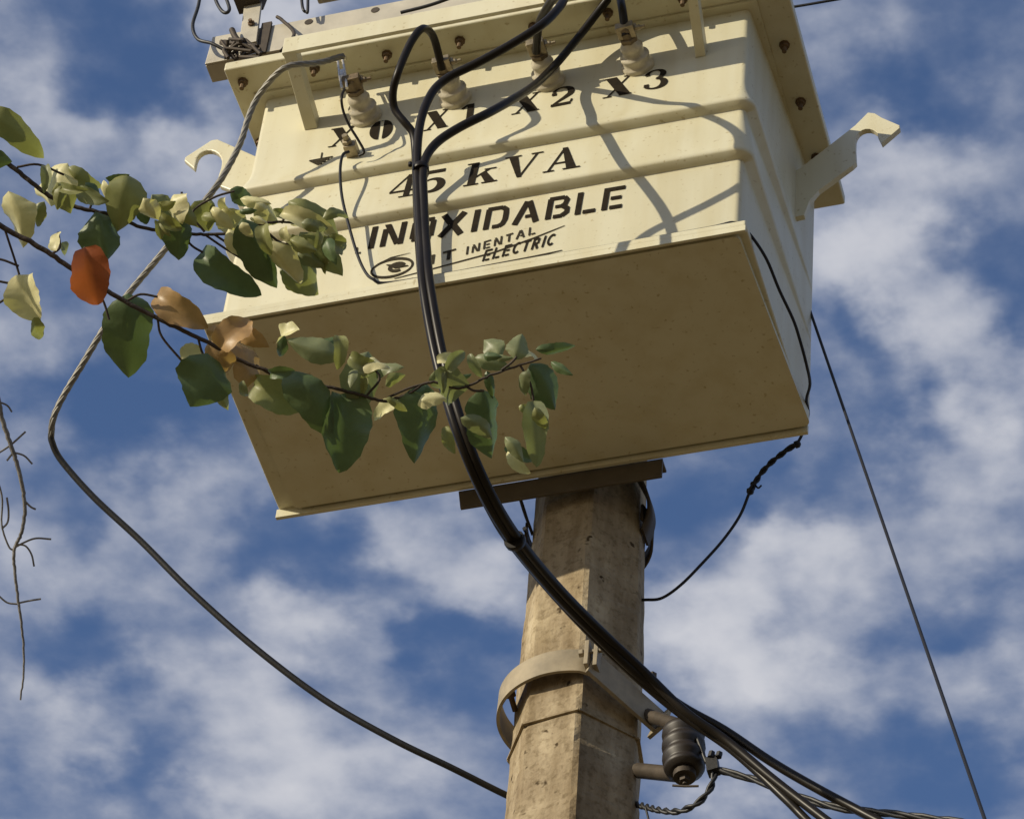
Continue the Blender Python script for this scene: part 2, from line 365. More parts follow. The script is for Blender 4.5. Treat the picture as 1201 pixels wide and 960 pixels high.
for i in range(1, 4): lid_bolt(-.043, -.040 + i * .14)
# lifting hooks: thick plates standing out of the two side walls
def hook(pts, y, th):
    q = MB(); q.prism([at(a, b, y=y) for a, b in pts], (0, th, 0)); return q.build('lifting_hook', PAINT, tr, .0025, 2)
def arc(cx_, cy_, rx, ry, a0, a1, n=10): return [(cx_ + rx * math.cos(math.radians(a0 + (a1 - a0) * k / n)), cy_ + ry * math.sin(math.radians(a0 + (a1 - a0) * k / n))) for k in range(n + 1)]
hook([(312, 230), (285, 228), (258, 218), (254, 212), (259, 197)] + arc(245, 190, 15, 14, 10, -170, 10) + [(228, 198), (216, 188), (217, 184), (248, 164), (255, 163), (300, 183), (318, 190)], .08, .012)
hook([(926, 256), (926, 205), (940, 196), (1003, 147), (1018, 132), (1026, 133), (1034, 138), (1055, 147), (1055, 150), (1034, 168), (1029, 158)] + arc(1018, 166, 15, 15, -30, -170, 8) + [(1003, 172), (1004, 190), (1000, 194), (960, 223), (949, 236), (943, 252)], .33, .012)
# guard rail in front of the bushings, on two legs
ry_, rz0, rz1 = -.150, .638, .688
rl, rR = .093, .935
rm = MB()
rm.prism([W(rl, ry_, rz0), W(rR, ry_, rz0), W(rR, ry_, rz1), W(rl, ry_, rz1)], (0, .009, 0))
rail = rm.build('guard_rail', PAINT, tr, .0015, 2)
sh_ = MB(); sh_.prism([W(.625, ry_ - .072, rz0 + .001), W(rR, ry_ - .072, rz0 + .001), W(rR, ry_ - .0005, rz0 + .001), W(.625, ry_ - .0005, rz0 + .001)], (0, 0, .005)); sh_.build('shadow_shelf', PAINT, tr, .001)  # unseen shelf, added to widen the rail's shadow band on the tank
for xa, xb, w_ in ((.108, .113, .013), (.912, .900, .010)):
    q = MB(); A = W(xa, ry_ + .008, rz0 + .012); B = W(xb, .004, .592); d_ = (B - A).normalized()
    sx = Vector((1, 0, 0)) * w_; nn = d_.cross(Vector((1, 0, 0))).normalized()
    q.box((A + B) / 2 - nn * .004, (B - A) / 2, sx, nn * .017); q.box(W(xb, -.0035, .600), (w_, 0, 0), (0, .003, 0), (0, 0, .016))
    q.build('rail_leg', PAINT, tr, .001)
# low-voltage bushings
BX = [(.226, .586), (.409, .590), (.598, .590), (.776, .588)]; BS = .86
def bushing(x, z, dark):
    ax = Vector((-.05, -1, .08)).normalized() * 1.0; b0 = W(x, 0, z)
    q = MB(); q.lathe(b0, ax, [(-.004, .032), (.004, .033), (.008, .032), (.0095, .0285), (.018, .0275), (.023, .0295), (.027, .0285), (.0285, .0225), (.038, .0205), (.0425, .0225), (.047, .0225), (.052, .019), (.058, .015)], 24)
    p = q.build('bushing', PORC, tr)
    c = MB(); c.lathe(b0 + ax * .0575, ax, [(0, .017), (.004, .019), (.010, .019), (.0105, .0145), (.030, .0145), (.034, .012)], 6, False); c.build('cap_nut', BRASS, p, .001)
    k = MB(); u = Vector((1, 0, .1)).normalized(); w_ = ax.cross(u).normalized(); cc = b0 + ax * .082
    k.box(cc, u * .017, ax * .014, w_ * .010); k.box(cc - ax * .004 + w_ * .013, u * .021, ax * .006, w_ * .004); k.lathe(cc + u * .012 + w_ * .007, w_, [(0, .0075), (.006, .0075), (.006, .004), (.014, .004)], 6, False)
    k.lathe(cc - u * .010 + w_ * .007, w_, [(0, .0075), (.006, .0075), (.0061, .004), (.014, .004)], 6, False)
    k.lathe(cc + u * .018, u, [(0, .006), (.01, .006), (.011, .0035), (.02, .0035)], 6, False)
    k.build('terminal_clamp', BRASS if dark else SHINY_B, p, .001)
    return b0 + ax * .088
SHINY_B = mat('dull_bronze', (.36, .30, .20), .45, .6, var=.5, vscale=70, bump=.2, bscale=150)
HEADS = [bushing(x, z, i == 0) for i, (x, z) in enumerate(BX)]
# grounding pad and connector on the wall
gp = MB(); G0 = at(412, 181, y=-.004)
gp.box(G0 + Vector((.004, -.012, 0)), (.012, 0, 0), (0, .014, 0), (0, 0, .010))
gp.lathe(G0 + Vector((.0, -.026, .002)), (0, -1, 0), [(0, .010), (.008, .010), (.0082, .006), (.02, .006)], 6, False)
gp.build('ground_terminal', SHINY_B, tr, .001)
# cast ring mark on the shaded side wall
rg = MB(); ringc = W(TW, .228, .585); pts = [ringc + Vector((.0015, .052 * math.cos(a), .062 * math.sin(a))) for a in [2 * math.pi * k / 36 for k in range(37)]]
rg.tube(pts, .0028, 6); 
rg.tube([ringc + Vector((.0015, .03 * math.cos(a), .012 * math.sin(3 * a) + .02 * math.sin(a))) for a in [2 * math.pi * k / 36 for k in range(37)]], .0022, 6)
rg.build('side_emblem', PAINT, tr)
# mounting channel beneath, and the straps that hold it to the pole
mc = MB(); mc.prism([W(.326, .481, -.006), W(.729, .481, -.006), W(.729, .481, -.056), W(.334, .481, -.056)], (0, .006, 0))
mc.prism([W(.328, .4872, -.007), W(.729, .4872, -.007), W(.729, .512, -.007), W(.328, .512, -.007)], (0, 0, -.006))
mc.build('mounting_channel', BEAMST, tr, .001)
for zz, sc in ((-.035, 1.06), (.42, 1.05)):
    st = MB(); c, r = pole_c(zz), pole_r(zz) * sc; ri = []
    for k in range(33):
        a = math.radians(-200 + 220 * (1 - k / 32)) + math.pi
        p = Vector((c.x + r * math.cos(a), c.y + r * math.sin(a))); n_ = Vector((math.cos(a), math.sin(a)))
        ri.append([W(p.x, p.y, zz - .02), W(p.x + .005 * n_.x, p.y + .005 * n_.y, zz - .02), W(p.x + .005 * n_.x, p.y + .005 * n_.y, zz + .02), W(p.x, p.y, zz + .02)])
    st.rings(ri, True, True, True); st.build('pole_strap', DARKST, tr)
# strap ends either side of the pole just under the tank
def strap_end(pl, hw):
    bt = MB(); ri = []; P = spline([at(a, b, y=c) for a, b, c in pl], 5)
    for i, p in enumerate(P):
        t = (P[min(i + 1, len(P) - 1)] - P[max(0, i - 1)]).normalized(); dv = Vector((0, 1, 0)) * hw; nv = t.cross(Vector((0, 1, 0))).normalized() * .003
        ri.append([p - dv - nv, p + dv - nv, p + dv + nv, p - dv + nv])
    bt.rings(ri, True, True, True); return bt.build('strap_end', DARKST, tr)
strap_end([(742, 548, .56), (752, 566, .57), (760, 582, .58), (764, 600, .59), (762, 614, .60), (756, 630, .61)], .022)
strap_end([(606, 572, .58), (612, 590, .59), (617, 606, .60), (623, 622, .61)], .012)

# ------------------------------------------------------------------ stencilled lettering
def ribbon(pts, ws):
    """variable-width stroke in a unit box: list of quads"""
    pts = [Vector((a, b)) for a, b in pts]; ws = ws if isinstance(ws, (list, tuple)) else [ws] * len(pts)
    L, Rr = [], []
    for i, p in enumerate(pts):
        t = (pts[min(i + 1, len(pts) - 1)] - pts[max(i - 1, 0)]).normalized(); n_ = Vector((-t.y, t.x))
        L.append(p + n_ * ws[i] / 2); Rr.append(p - n_ * ws[i] / 2)
    return [[L[i], L[i + 1], Rr[i + 1], Rr[i]] for i in range(len(pts) - 1)]
def hpar(x0, x1, w): # heavy diagonal cut level at top and foot
    return [[Vector((x0, 1)), Vector((x0 + w, 1)), Vector((x1 + w, 0)), Vector((x1, 0))]]
def rect(x0, y0, x1, y1): return [[Vector((x0, y0)), Vector((x1, y0)), Vector((x1, y1)), Vector((x0, y1))]]
def earc(cx_, cy_, rx, ry, a0, a1, n=14): return arc(cx_, cy_, rx, ry, a0, a1, n)
SE = {}
SE['X'] = hpar(-.02, .42, .32) + ribbon([(.66, .97), (.08, .03)], .055) + rect(-.05, .95, .30, 1) + rect(.50, .95, .78, 1) + rect(-.06, 0, .20, .05) + rect(.40, 0, .76, .05)
def dhalf(sgn):
    p = earc(.36 + sgn * .06, .5, .30, .5, 90, 90 + sgn * -180, 16); c = (.36 + sgn * .06, .5)
    return [[Vector(c), Vector(a), Vector(b)] for a, b in zip(p, p[1:])]
SE['0'] = dhalf(1) + dhalf(-1) + rect(.33, .96, .40, .99)
SE['1'] = rect(.20, .04, .42, 1) + ribbon([(.02, .80), (.22, .97)], .09) + rect(.06, 0, .56, .05)
_2 = earc(.33, .70, .26, .27, 170, -35, 12) + [(.38, .38), (.20, .22), (.06, .07)]
SE['2'] = ribbon(_2, [.10, .10, .07, .06, .06, .07, .10, .14, .18, .20, .20, .19, .17, .12, .08, .07]) + rect(.02, .0, .60, .13) + ribbon([(.60, .12), (.63, .26)], .06) + ribbon([(.02, .66), (.16, .66)], .14)
SE['3'] = ribbon(earc(.30, .75, .23, .22, 165, -80, 12), [.12, .1, .07, .06, .06, .08, .12, .16, .18, .18, .15, .10, .07]) + ribbon(earc(.30, .27, .27, .25, 85, -165, 14), [.06, .08, .12, .17, .2, .21, .2, .17, .13, .09, .07, .06, .08, .11, .13]) + ribbon([(.02, .78), (.15, .78)], .13) + ribbon([(.0, .22), (.14, .22)], .13)
SE['4'] = ribbon([(.44, .98), (.02, .30)], .05) + rect(0, .24, .68, .31) + rect(.40, 0, .56, 1) + rect(.28, 0, .68, .045)
SE['5'] = rect(.12, .86, .60, 1) + ribbon([(.14, .95), (.08, .52)], .055) + ribbon([(.08, .53)] + earc(.31, .32, .27, .28, 125, -160, 16), [.05, .05, .06, .08, .11, .15, .19, .21, .22, .22, .2, .17, .13, .1, .08, .06, .08, .11]) + ribbon([(.02, .24), (.16, .24)], .14)
SE['k'] = rect(.10, .02, .30, 1) + rect(-.02, .95, .28, 1) + rect(0, 0, .40, .05) + ribbon([(.28, .33), (.62, .62)], .055) + rect(.48, .60, .80, .65) + [[Vector((.38, .46)), Vector((.52, .56)), Vector((.84, .03)), Vector((.58, .03))]] + rect(.48, 0, .90, .05)
SE['V'] = [[Vector((.06, .98)), Vector((.30, .98)), Vector((.52, .0)), Vector((.40, .0))]] + ribbon([(.82, .97), (.47, .02)], .055) + rect(-.04, .95, .40, 1) + rect(.66, .95, .98, 1)
SE['A'] = [[Vector((.38, 1)), Vector((.52, 1)), Vector((.86, .02)), Vector((.60, .02))]] + ribbon([(.44, .96), (.12, .03)], .06) + rect(.20, .30, .64, .36) + rect(-.02, 0, .28, .05) + rect(.50, 0, .96, .05)
w = .19
SA = {}
SA['I'] = rect(.05, 0, .25, 1)
SA['N'] = rect(.0, 0, w, .80) + [[Vector((.02, 1)), Vector((.24, 1)), Vector((.66, .10)), Vector((.50, 0))]] + rect(.60, 0, .60 + w, 1)
SA['O'] = rect(0, .14, w, .86) + rect(.62, .14, .62 + w, .86) + rect(.08, 0, .36, w * .85) + rect(.45, 0, .73, w * .85) + rect(.08, 1 - w * .85, .36, 1) + rect(.45, 1 - w * .85, .73, 1)
SA['X'] = ribbon([(.04, 1), (.34, .55)], .22) + ribbon([(.44, .45), (.74, 0)], .22) + ribbon([(.74, 1), (.44, .55)], .22) + ribbon([(.34, .45), (.04, 0)], .22) + rect(.30, .42, .48, .58)
SA['D'] = rect(0, 0, w, .92) + rect(.05, 1 - w * .85, .56, 1) + ribbon([(.54, .92), (.68, .80), (.70, .6), (.70, .35), (.64, .16), (.52, .08)], w) + rect(.30, 0, .54, w * .85)
SA['A'] = ribbon([(.38, 1), (.06, 0)], .2) + ribbon([(.44, 1), (.78, 0)], .2) + rect(.38, .24, .62, .38)
SA['B'] = rect(0, 0, w, .92) + rect(.05, 1 - w * .85, .55, 1) + ribbon([(.54, .92), (.65, .78), (.60, .60), (.50, .52)], w) + rect(.28, .46, .54, .60) + ribbon([(.52, .54), (.70, .38), (.70, .22), (.54, .08)], w) + rect(.26, 0, .56, w * .85)
SA['L'] = rect(0, 0, w, 1) + rect(.26, 0, .68, w * .85)
SA['E'] = rect(0, 0, w, 1) + rect(.26, 0, .68, w * .85) + rect(.26, .42, .62, .42 + w * .8) + rect(.10, 1 - w * .85, .70, 1)
w2 = .20
SM = {k: SA[k] for k in 'INADLE'}
SM['T'] = rect(.25, 0, .45, 1) + rect(0, .82, .70, 1)
SM['R'] = rect(0, 0, w2, 1) + rect(0, .82, .5, 1) + rect(.1, .42, .5, .58) + rect(.45, .46, .64, .94) + ribbon([(.34, .45), (.62, 0)], .2)
SM['O'] = ribbon(earc(.38, .5, .32, .42, 0, 360, 18), .18)
SM['C'] = ribbon(earc(.38, .5, .32, .42, 50, 310, 14), .18)
def lettering(name, text, font, x0, z0, x1, z1, h, material, adv=None, gap=.16, shear=0.0, word_gap=.5, raise_=.0012):
    """lettering whose baseline runs from (x0,z0) to (x1,z1) on the front wall"""
    widths = [word_gap if ch == ' ' else max(p.x for q in font[ch] for p in q) for ch in text]
    tot = sum(widths) + gap * (len(text) - 1); L = math.hypot(x1 - x0, z1 - z0); sx = L / tot
    c = 0
    for ch, wd_ in zip(text, widths):
        if ch != ' ':
            q = MB()
            for poly in font[ch]:
                vs = []
                for p in poly:
                    u = (c + p.x) * sx; f_ = u / L
                    x, z = x0 + (x1 - x0) * f_ + shear * p.y * h, z0 + (z1 - z0) * f_ + p.y * h
                    vs.append(W(x, -(rib(z) + raise_), z))
                raise_ += 1e-5
                q.add(vs, [tuple(range(len(vs)))])
            q.build('letter', material, tr)
        c += wd_ + gap
random.seed(5)
lettering('lettering', 'X0', SE, .160, .507, .286, .503, .060, INK, gap=.42)
lettering('lettering', 'X1', SE, .354, .503, .458, .505, .060, INK, gap=.36)
lettering('lettering', 'X2', SE, .532, .503, .652, .505, .060, INK, gap=.30)
lettering('lettering', 'X3', SE, .714, .501, .838, .503, .062, INK, gap=.32)
lettering('lettering', '45 kVA', SE, .306, .280, .684, .272, .088, INK, gap=.12, word_gap=.28)
lettering('lettering', 'INOXIDABLE', SA, .272, .157, .768, .146, .066, INK, gap=.20, shear=.05)
lettering('lettering', 'INENTAL', SM, .472, .086, .604, .113, .024, INK2, gap=.34)
lettering('lettering', 'NT', SM, .384, .072, .452, .083, .028, INK2, gap=.42)
lettering('lettering', 'ELECTRIC', SM, .506, .057, .640, .070, .033, INK, gap=.26, shear=.15)
lg = MB()
def wallpoly(polys, zoff=.0012):
    for poly in polys: lg.add([W(p.x, -(rib(p.y) + zoff), p.y) for p in poly], [tuple(range(len(poly)))])
wallpoly(ribbon([(.338, .052), (.40, .060), (.53, .079), (.60, .100), (.66, .122)], [.002, .003, .004, .004, .002]))
wallpoly(ribbon([(.33, .041), (.47, .041), (.60, .044), (.66, .049)], [.003, .005, .006, .002]))
wallpoly(ribbon(earc(.330, .086, .040, .026, -20, 340, 30), [.004 + .003 * math.sin(k / 5) ** 2 for k in range(31)]))
wallpoly(ribbon(earc(.340, .086, .014, .011, 20, 300, 14), .008)); wallpoly(ribbon([(.318, .098), (.338, .088), (.362, .084)], [.002, .012, .002]), .0014)
wallpoly(ribbon([(.30, .105), (.325, .118), (.362, .122)], [.001, .003, .001]))
lg.build('maker_emblem', INK2, tr)
lg = MB()                                                      # earth symbol beside the ground terminal
for i, (hw, zz) in enumerate(((.024, .474), (.018, .467), (.012, .460), (.006, .453))): wallpoly(rect(.146 - hw, zz - .0022, .146 + hw, zz + .0022))
wallpoly(rect(.1445, .476, .1475, .494)); wallpoly(ribbon([(.122, .474), (.146, .447), (.170, .474)], .0025), .0014)
lg.build('earth_symbol', INK2, tr)
lg = MB(); wallpoly(ribbon([(.252, .168), (.254, .150), (.262, .150)], .006)); lg.build('paint_mark', INK2, tr)

# ------------------------------------------------------------------ cables
def cable(name, pts, rad, material, label, cat='cable', group=None, n=10, k=8):
    q = MB(); q.tube(spline(pts, k), rad, n); o = q.build(name, material); return tag(o, label, cat, group)
H = HEADS
c1 = [H[1] + Vector((0, .01, -.012))] + cpx([(510, 48, -.135), (503, 36, -.165), (495, 34, -.19), (487, 42, -.195), (478, 58, -.19), (467, 85, -.18), (461, 108, -.155), (463, 128, -.13), (474, 143, -.115), (484, 156, -.10), (487, 175, -.085), (488, 205, -.065), (489, 240, -.05), (491, 280, -.045), (495, 330, -.045), (503, 380, -.07), (513, 425, -.11), (530, 490, -.14), (556, 558, -.12), (590, 620, -.03)])
bund = [(500, 340, -.30), (516, 425, -.27), (541, 510, -.22), (570, 578, -.13), (604, 634, -.01), (650, 690, .14), (700, 741, .27), (752, 790, .355)]
def shift(l, dx, dy, dz=0): return [(a + dx, b + dy, c + dz) for a, b, c in l]
c1 = c1[:-1] + cpx([(583, 612, -.06), (606, 645, .03), (648, 695, .16), (694, 744, .28), (748, 795, .365), (800, 838, .42), (860, 880, .45), (920, 935, .46), (960, 975, .46), (1100, 1110, .40), (1500, 1400, .2)])
c2 = [H[2] + Vector((0, .01, -.012))] + cpx([(632, 30, -.15), (640, 12, -.20), (652, -4, -.25), (662, -3, -.29), (655, 10, -.31), (636, 29, -.32), (600, 52, -.318), (560, 74, -.315), (528, 90, -.315), (509, 106, -.315), (497, 130, -.315), (491, 156, -.31), (489, 190, -.305), (491, 240, -.30), (494, 290, -.30)]) + cpx(shift(bund, -3, 1)) + cpx([(800, 828, .41), (850, 856, .44), (905, 893, .455), (960, 925, .46), (1020, 957, .46), (1100, 1000, .42), (1500, 1220, .2)])
c3 = [H[3] + Vector((0, .01, -.012))] + cpx([(730, 12, -.105), (726, -8, -.10), (722, -14, -.092), (714, -2, -.078), (700, 16, -.064), (680, 42, -.052), (657, 70, -.052), (641, 87, -.068), (626, 101, -.14), (606, 114, -.235), (576, 131, -.285), (540, 149, -.30), (514, 166, -.305), (500, 184, -.305), (496, 205, -.305), (497, 240, -.30), (500, 290, -.30)]) + cpx(shift(bund, 5, -1, .0)) + cpx([(806, 836, .40), (852, 868, .435), (905, 912, .45), (950, 947, .455), (1000, 985, .45), (1100, 1060, .41), (1500, 1320, .2)])
cable('secondary_cable', c1, .0078, BLACK, 'black cable looping from the X1 bushing and hanging close to the tank face', group='black secondary cables in the bundle')
cable('secondary_cable', c2, .0082, BLACK, 'black cable looping from the X2 bushing down into the hanging bundle', group='black secondary cables in the bundle')
cable('secondary_cable', c3, .0082, BLACK, 'black cable sweeping across the face from the X3 bushing into the bundle', group='black secondary cables in the bundle')
def tie(px, py, y, r, w_, material, label, ax):
    q = MB(); c = at(px, py, y=y); ax = Vector(ax).normalized(); q.lathe(c - ax * w_, ax, [(0, r * .94), (w_ * .3, r), (w_ * 1.7, r), (w_ * 2, r * .94)], 14)
    q.lathe(c + ax.orthogonal() * r - ax * .004, ax, [(0, .004), (.008, .004)], 6, False)
    return tag(q.build('cable_tie', material), label, 'cable tie', 'ties on the bundle')
tie(493.5, 198, -.304, .0150, .006, BLACK, 'black tie binding the bundle where the cables meet under X1', (at(492, 240, y=-.30) - at(492, 190, y=-.304)))
tie(604, 634, -.012, .0185, .006, BLACK, 'black tie binding the bundle beside the shaded top of the pole', (at(640, 690, y=.14) - at(604, 634, y=-.01)))
# thin lead of the neutral bushing down to the ground terminal
cable('neutral_lead', [H[0] + Vector((-.006, .0, -.012))] + cpx([(401, 112, -.105), (402, 128, -.09), (409, 146, -.07), (420, 164, -.05), (427, 178, -.035), (421, 183, -.03)]) , .0026, BLACK, 'thin dark lead running from the X0 bushing to the ground terminal', 'wire')
# bright lug and shackle hanging from the lid above X0
sk = MB(); A = at(399, 70, y=-.075); B = at(404, 104, y=-.10)
for s in (-1, 1):
    o_ = Vector((.005 * s, 0, 0)); sk.tube([A + o_, (A + B) / 2 + o_ * 1.2, B + o_], .003, 8)
sk.box((A + B) / 2, (.007, 0, 0), (0, .002, 0), (B - A) * .14); sk.lathe(A + Vector((-.012, 0, .002)), (1, 0, 0), [(0, .005), (.024, .005)], 8)
tag(sk.build('shackle', SHINY), 'small bright metal shackle hanging from the lid above X0', 'shackle')
# ground wire: terminal -> along the top of the base skirt -> round the corner -> pole
gw = cpx([(409, 178, -.034), (402, 182, -.04), (399, 200, -.045), (401, 230, -.04), (409, 264, -.032), (419, 298, -.024), (428, 318, -.02), (437, 327, -.018)])
gw += [W(.33, -.0085, .0325), W(.45, -.0065, .0315), W(.62, -.006, .0318), W(.80, -.006, .0312), W(.94, -.0065, .0315), W(.985, -.008, .0315), W(1.004, .02, .0325)]
gw += [at(a, b, y=y) for a, b, y in ((898, 302, .06), (914, 340, .13), (930, 374, .20), (938, 398, .25), (946, 428, .31), (950, 450, .37), (946, 468, .42), (948, 486, .465), (942, 506, .50))]
gw += cpx([(935, 519, .51), (925, 524, .515), (908, 540, .525), (890, 558, .535), (880, 575, .54), (868, 604, .55), (848, 633, .56), (822, 662, .57), (798, 686, .58), (776, 701, .60), (757, 703, .62), (742, 703, .64)])
cable('ground_wire', gw, .0029, BLUEW, 'dark ground wire lying along the tank base, hanging from the far corner to the pole', 'wire')
kn = MB()
for (px, py, y, r) in ((935, 520, .51, .0075), (880, 575, .54, .0075), (884, 566, .54, .005)):
    c = at(px, py, y=y); kn.lathe(c - Vector((.006, 0, .004)), (1, .2, .6), [(0, r * .4), (.003, r), (.009, r), (.013, r * .5)], 10)
twisted(kn, spline(cpx([(933, 521, .508), (908, 539, .522), (892, 556, .533), (880, 576, .537)]), 6), .0055, 2, .045)
kn.tube(spline(cpx([(884, 566, .54), (889, 572, .54), (893, 569, .54)]), 4), .0018, 6)
tag(kn.build('wire_splice', BLUEW), 'twisted knotted splice on the ground wire below the tank corner', 'wire splice')
# stranded aluminium cable: lid -> out to the left -> down to the pole
al = cpx([(402, 66, -.10), (372, 74, -.14), (345, 76, -.165), (330, 82, -.165), (315, 97, -.15), (300, 118, -.13), (290, 142, -.12), (283, 165, -.11), (270, 192, -.10), (252, 221, -.09), (220, 260, -.07), (185, 303, -.045), (150, 345, -.02), (122, 385, 0), (98, 425, .03), (74, 465, .06), (62, 492, .08), (60, 512, .105)])
q = MB(); sp = spline(al, 8); twisted(q, sp, .0060, 5, .11, 6)
tag(q.build('stranded_cable', ALU), 'grey stranded cable bowing out from the lid and down past the leaves', 'cable')
il = cpx([(60, 508, .10), (61, 518, .112), (72, 540, .14), (110, 583, .19), (165, 634, .25), (225, 694, .31), (300, 760, .38), (380, 820, .45), (460, 866, .51), (530, 900, .57), (592, 931, .64), (625, 945, .70)])
cable('shaded_cable', il, .0062, BLACK2, 'lower run of the cable, its shade coloured dark, sagging across open sky to the foot of the pole')  # lower run of the grey cable, its shade put into the dark colour

# conductors in the sky
cable('service_wire', [at(842, 50, y=.5)] + [at(952 + .344 * t, 370 + t, y=.45 - .0012 * t) for t in (0, 120, 240, 360, 480, 590, 900, 1500)], .0028, BLUEW, 'thin dark wire slanting steeply down past the shaded side of the tank', 'wire')
cable('overhead_wire', [at(880, 15, y=.5)] + cpx([(932, 8, .5), (985, -1, .5), (1100, -20, .52), (1500, -70, .6)]), .003, BLUEW, 'thin dark overhead wire leaving from behind the lid corner', 'wire')

# ------------------------------------------------------------------ lower clamp, spool insulator and service conductors
zc_ = -.515
rk = empty('secondary_rack', W(pole_c(zc_).x, pole_c(zc_).y, zc_), 'steel pole clamp with a standing loop and spool bracket', 'pole clamp')
cl = MB(); cz = pole_c(zc_); R0_ = pole_r(zc_); ri = []
for k in range(49):
    t = k / 48; a = PANG + math.radians(-122 + 132 * t)                     # from behind the left, over the front, to the right
    ad = math.degrees(a - PANG)
    bulge = .010 + .013 * math.exp(-((ad + 80) / 42) ** 2)
    r = R0_ + bulge - (.009 if ad > 0 else 0) * min(1, ad / 20 if ad > 0 else 0)
    fz = .0 - .03 * max(0, ad / 90) - .006 * max(0, min(1, (-ad - 30) / 60))
    n_ = Vector((math.cos(a), math.sin(a), 0)); p = W(cz.x, cz.y, zc_ + fz + .002) + n_ * r
    h = .027
    ri.append([p - Vector((0, 0, h)), p - Vector((0, 0, h)) + n_ * .006, p + Vector((0, 0, h)) + n_ * .006, p + Vector((0, 0, h))])
cl.rings(ri, True, True, True)
clo = cl.build('clamp_band', CLAMP, rk); cm = clo.modifiers.new('e', 'EDGE_SPLIT'); cm.split_angle = math.radians(45)
# clamp ear with bolt on the pole's front corner
er = MB(); cA = at(690, 770, y=.475)
er.box(cA, (.004, 0, 0), (0, .014, 0), (0, 0, .030)); er.box(cA + Vector((.016, .004, -.004)), (.004, 0, 0), (0, .014, 0), (0, 0, .028))
er.lathe(cA + Vector((-.016, -.004, .008)), (1, 0, 0), [(0, .008), (.008, .008), (.0082, .005), (.05, .005)], 6, False)
er.build('clamp_ear', CLAMP, rk, .001)
lb = MB(); cB = at(601, 822, y=.56); lb.lathe(cB, (0, -1, .2), [(-.02, .006), (.012, .006), (.0121, .011), (.022, .011)], 6, False); lb.build('clamp_bolt', RUST, rk)
ub = MB(); uB = at(764, 800, y=.56); ub.lathe(uB - Vector((0, 0, .02)), (0, .1, 1), [(0, .0085), (.045, .0085)], 6, False); ub.build('rack_bolt', DARKST, rk)
# tension plate running from the ear past the right of the pole
tp_ = MB(); A = at(693, 776, y=.475); B = at(772, 846, y=.60); dd = (B - A).normalized(); nn = dd.cross(Vector((0, 0, 1))).normalized(); upv = nn.cross(dd).normalized()
tp_.box((A + B) / 2, (B - A) / 2, upv * .030, nn * .004); tp_.box(B + dd * .004, dd * .004, upv * .030, nn * .02); tp_.build('tension_plate', CLAMP, rk, .001)
# clevis arms and pin
SPX = at(802, 880, y=.50); axis = Vector((.06, .02, -1)).normalized(); SC = 1.22
sp0, sp1 = SPX - axis * .052, SPX + axis * .052
cv = MB()
for P, ppx, rr_ in ((sp0 - axis * .006, (752, 836), .013), (sp1 + axis * .006, (748, 903), .014)):
    A = at(*ppx, y=.60); cv.tube([A, A.lerp(P, .5), P], [rr_, rr_, rr_], 10); cv.lathe(P - axis * .006, axis, [(0, .02), (.012, .02)], 14)
cv.build('clevis', DARKST, rk)
pn = MB(); pn.lathe(sp0 - axis * .024, axis, [(0, .011), (.008, .011), (.0082, .006), (.146, .006), (.1462, .004), (.155, .004)], 8, False)
pn.tube([sp1 + axis * .032 + Vector((-.022, .0, .006)), sp1 + axis * .032, sp1 + axis * .032 + Vector((.024, 0, -.004))], .0024, 6); pn.lathe(sp1 + axis * .010, axis, [(0, .010), (.012, .010)], 6, False); pn.build('pin', DARKST, rk)
si = MB(); si.lathe(sp0, axis, [(a * SC, b * 1.26) for a, b in [(0, .020), (.004, .029), (.014, .030), (.019, .025), (.024, .0245), (.029, .030), (.038, .0305), (.043, .0255), (.048, .025), (.053, .030), (.062, .0305), (.067, .026), (.071, .026), (.075, .029), (.080, .027), (.084, .02)]], 24)
tag(si.build('spool_insulator', CERA), 'dark ribbed spool insulator held in the clevis on the pole', 'insulator')
# dead-end grip, tail loop and the twisted service conductor
gc = MB(); gC = at(836, 898, y=.49)
gc.box(gC, (.010, 0, .002), (0, .010, 0), (-.002, 0, .016)); gc.lathe(gC + Vector((-.002, -.01, .012)), (.2, 0, 1), [(0, .006), (.012, .006)], 6, False); gc.lathe(gC + Vector((.012, -.01, .010)), (.2, 0, 1), [(0, .006), (.010, .006)], 6, False)
gc.tube(spline([gC + Vector((-.012, 0, .012)), SPX + Vector((.02, -.024, .02)), SPX + Vector((-.022, -.022, .01)), SPX + Vector((-.03, .01, .0))], 5), .0035, 6)
tag(gc.build('dead_end_grip', BLACK2), 'black connector gripping the conductor beside the spool insulator', 'connector')
q = MB(); twisted(q, spline(cpx([(836, 900, .49), (856, 906, .49), (880, 912, .49), (905, 921, .485), (940, 935, .48), (985, 947, .47), (1030, 952, .46), (1090, 959, .45), (1200, 975, .43), (1600, 1050, .35)]), 8), .0068, 3, .17)
tag(q.build('service_conductor', BLACK2), 'twisted dark service conductor leaving the spool insulator', 'cable')
q = MB(); twisted(q, spline(cpx([(838, 906, .49), (836, 918, .49), (826, 934, .495), (812, 945, .50), (793, 951, .52), (772, 949, .55), (752, 944, .60), (738, 941, .64)]), 8), .0062, 2, .06)
tag(q.build('conductor_tail', BLACK2), 'short dark cable tail looping from the connector back to the pole', 'cable')
cable('tail_wire', cpx([(757, 946, .56), (761, 962, .56), (766, 990, .56), (770, 1040, .56)]), .002, BLACK2, 'thin dark wire end hanging beside the pole below the insulator', 'wire')

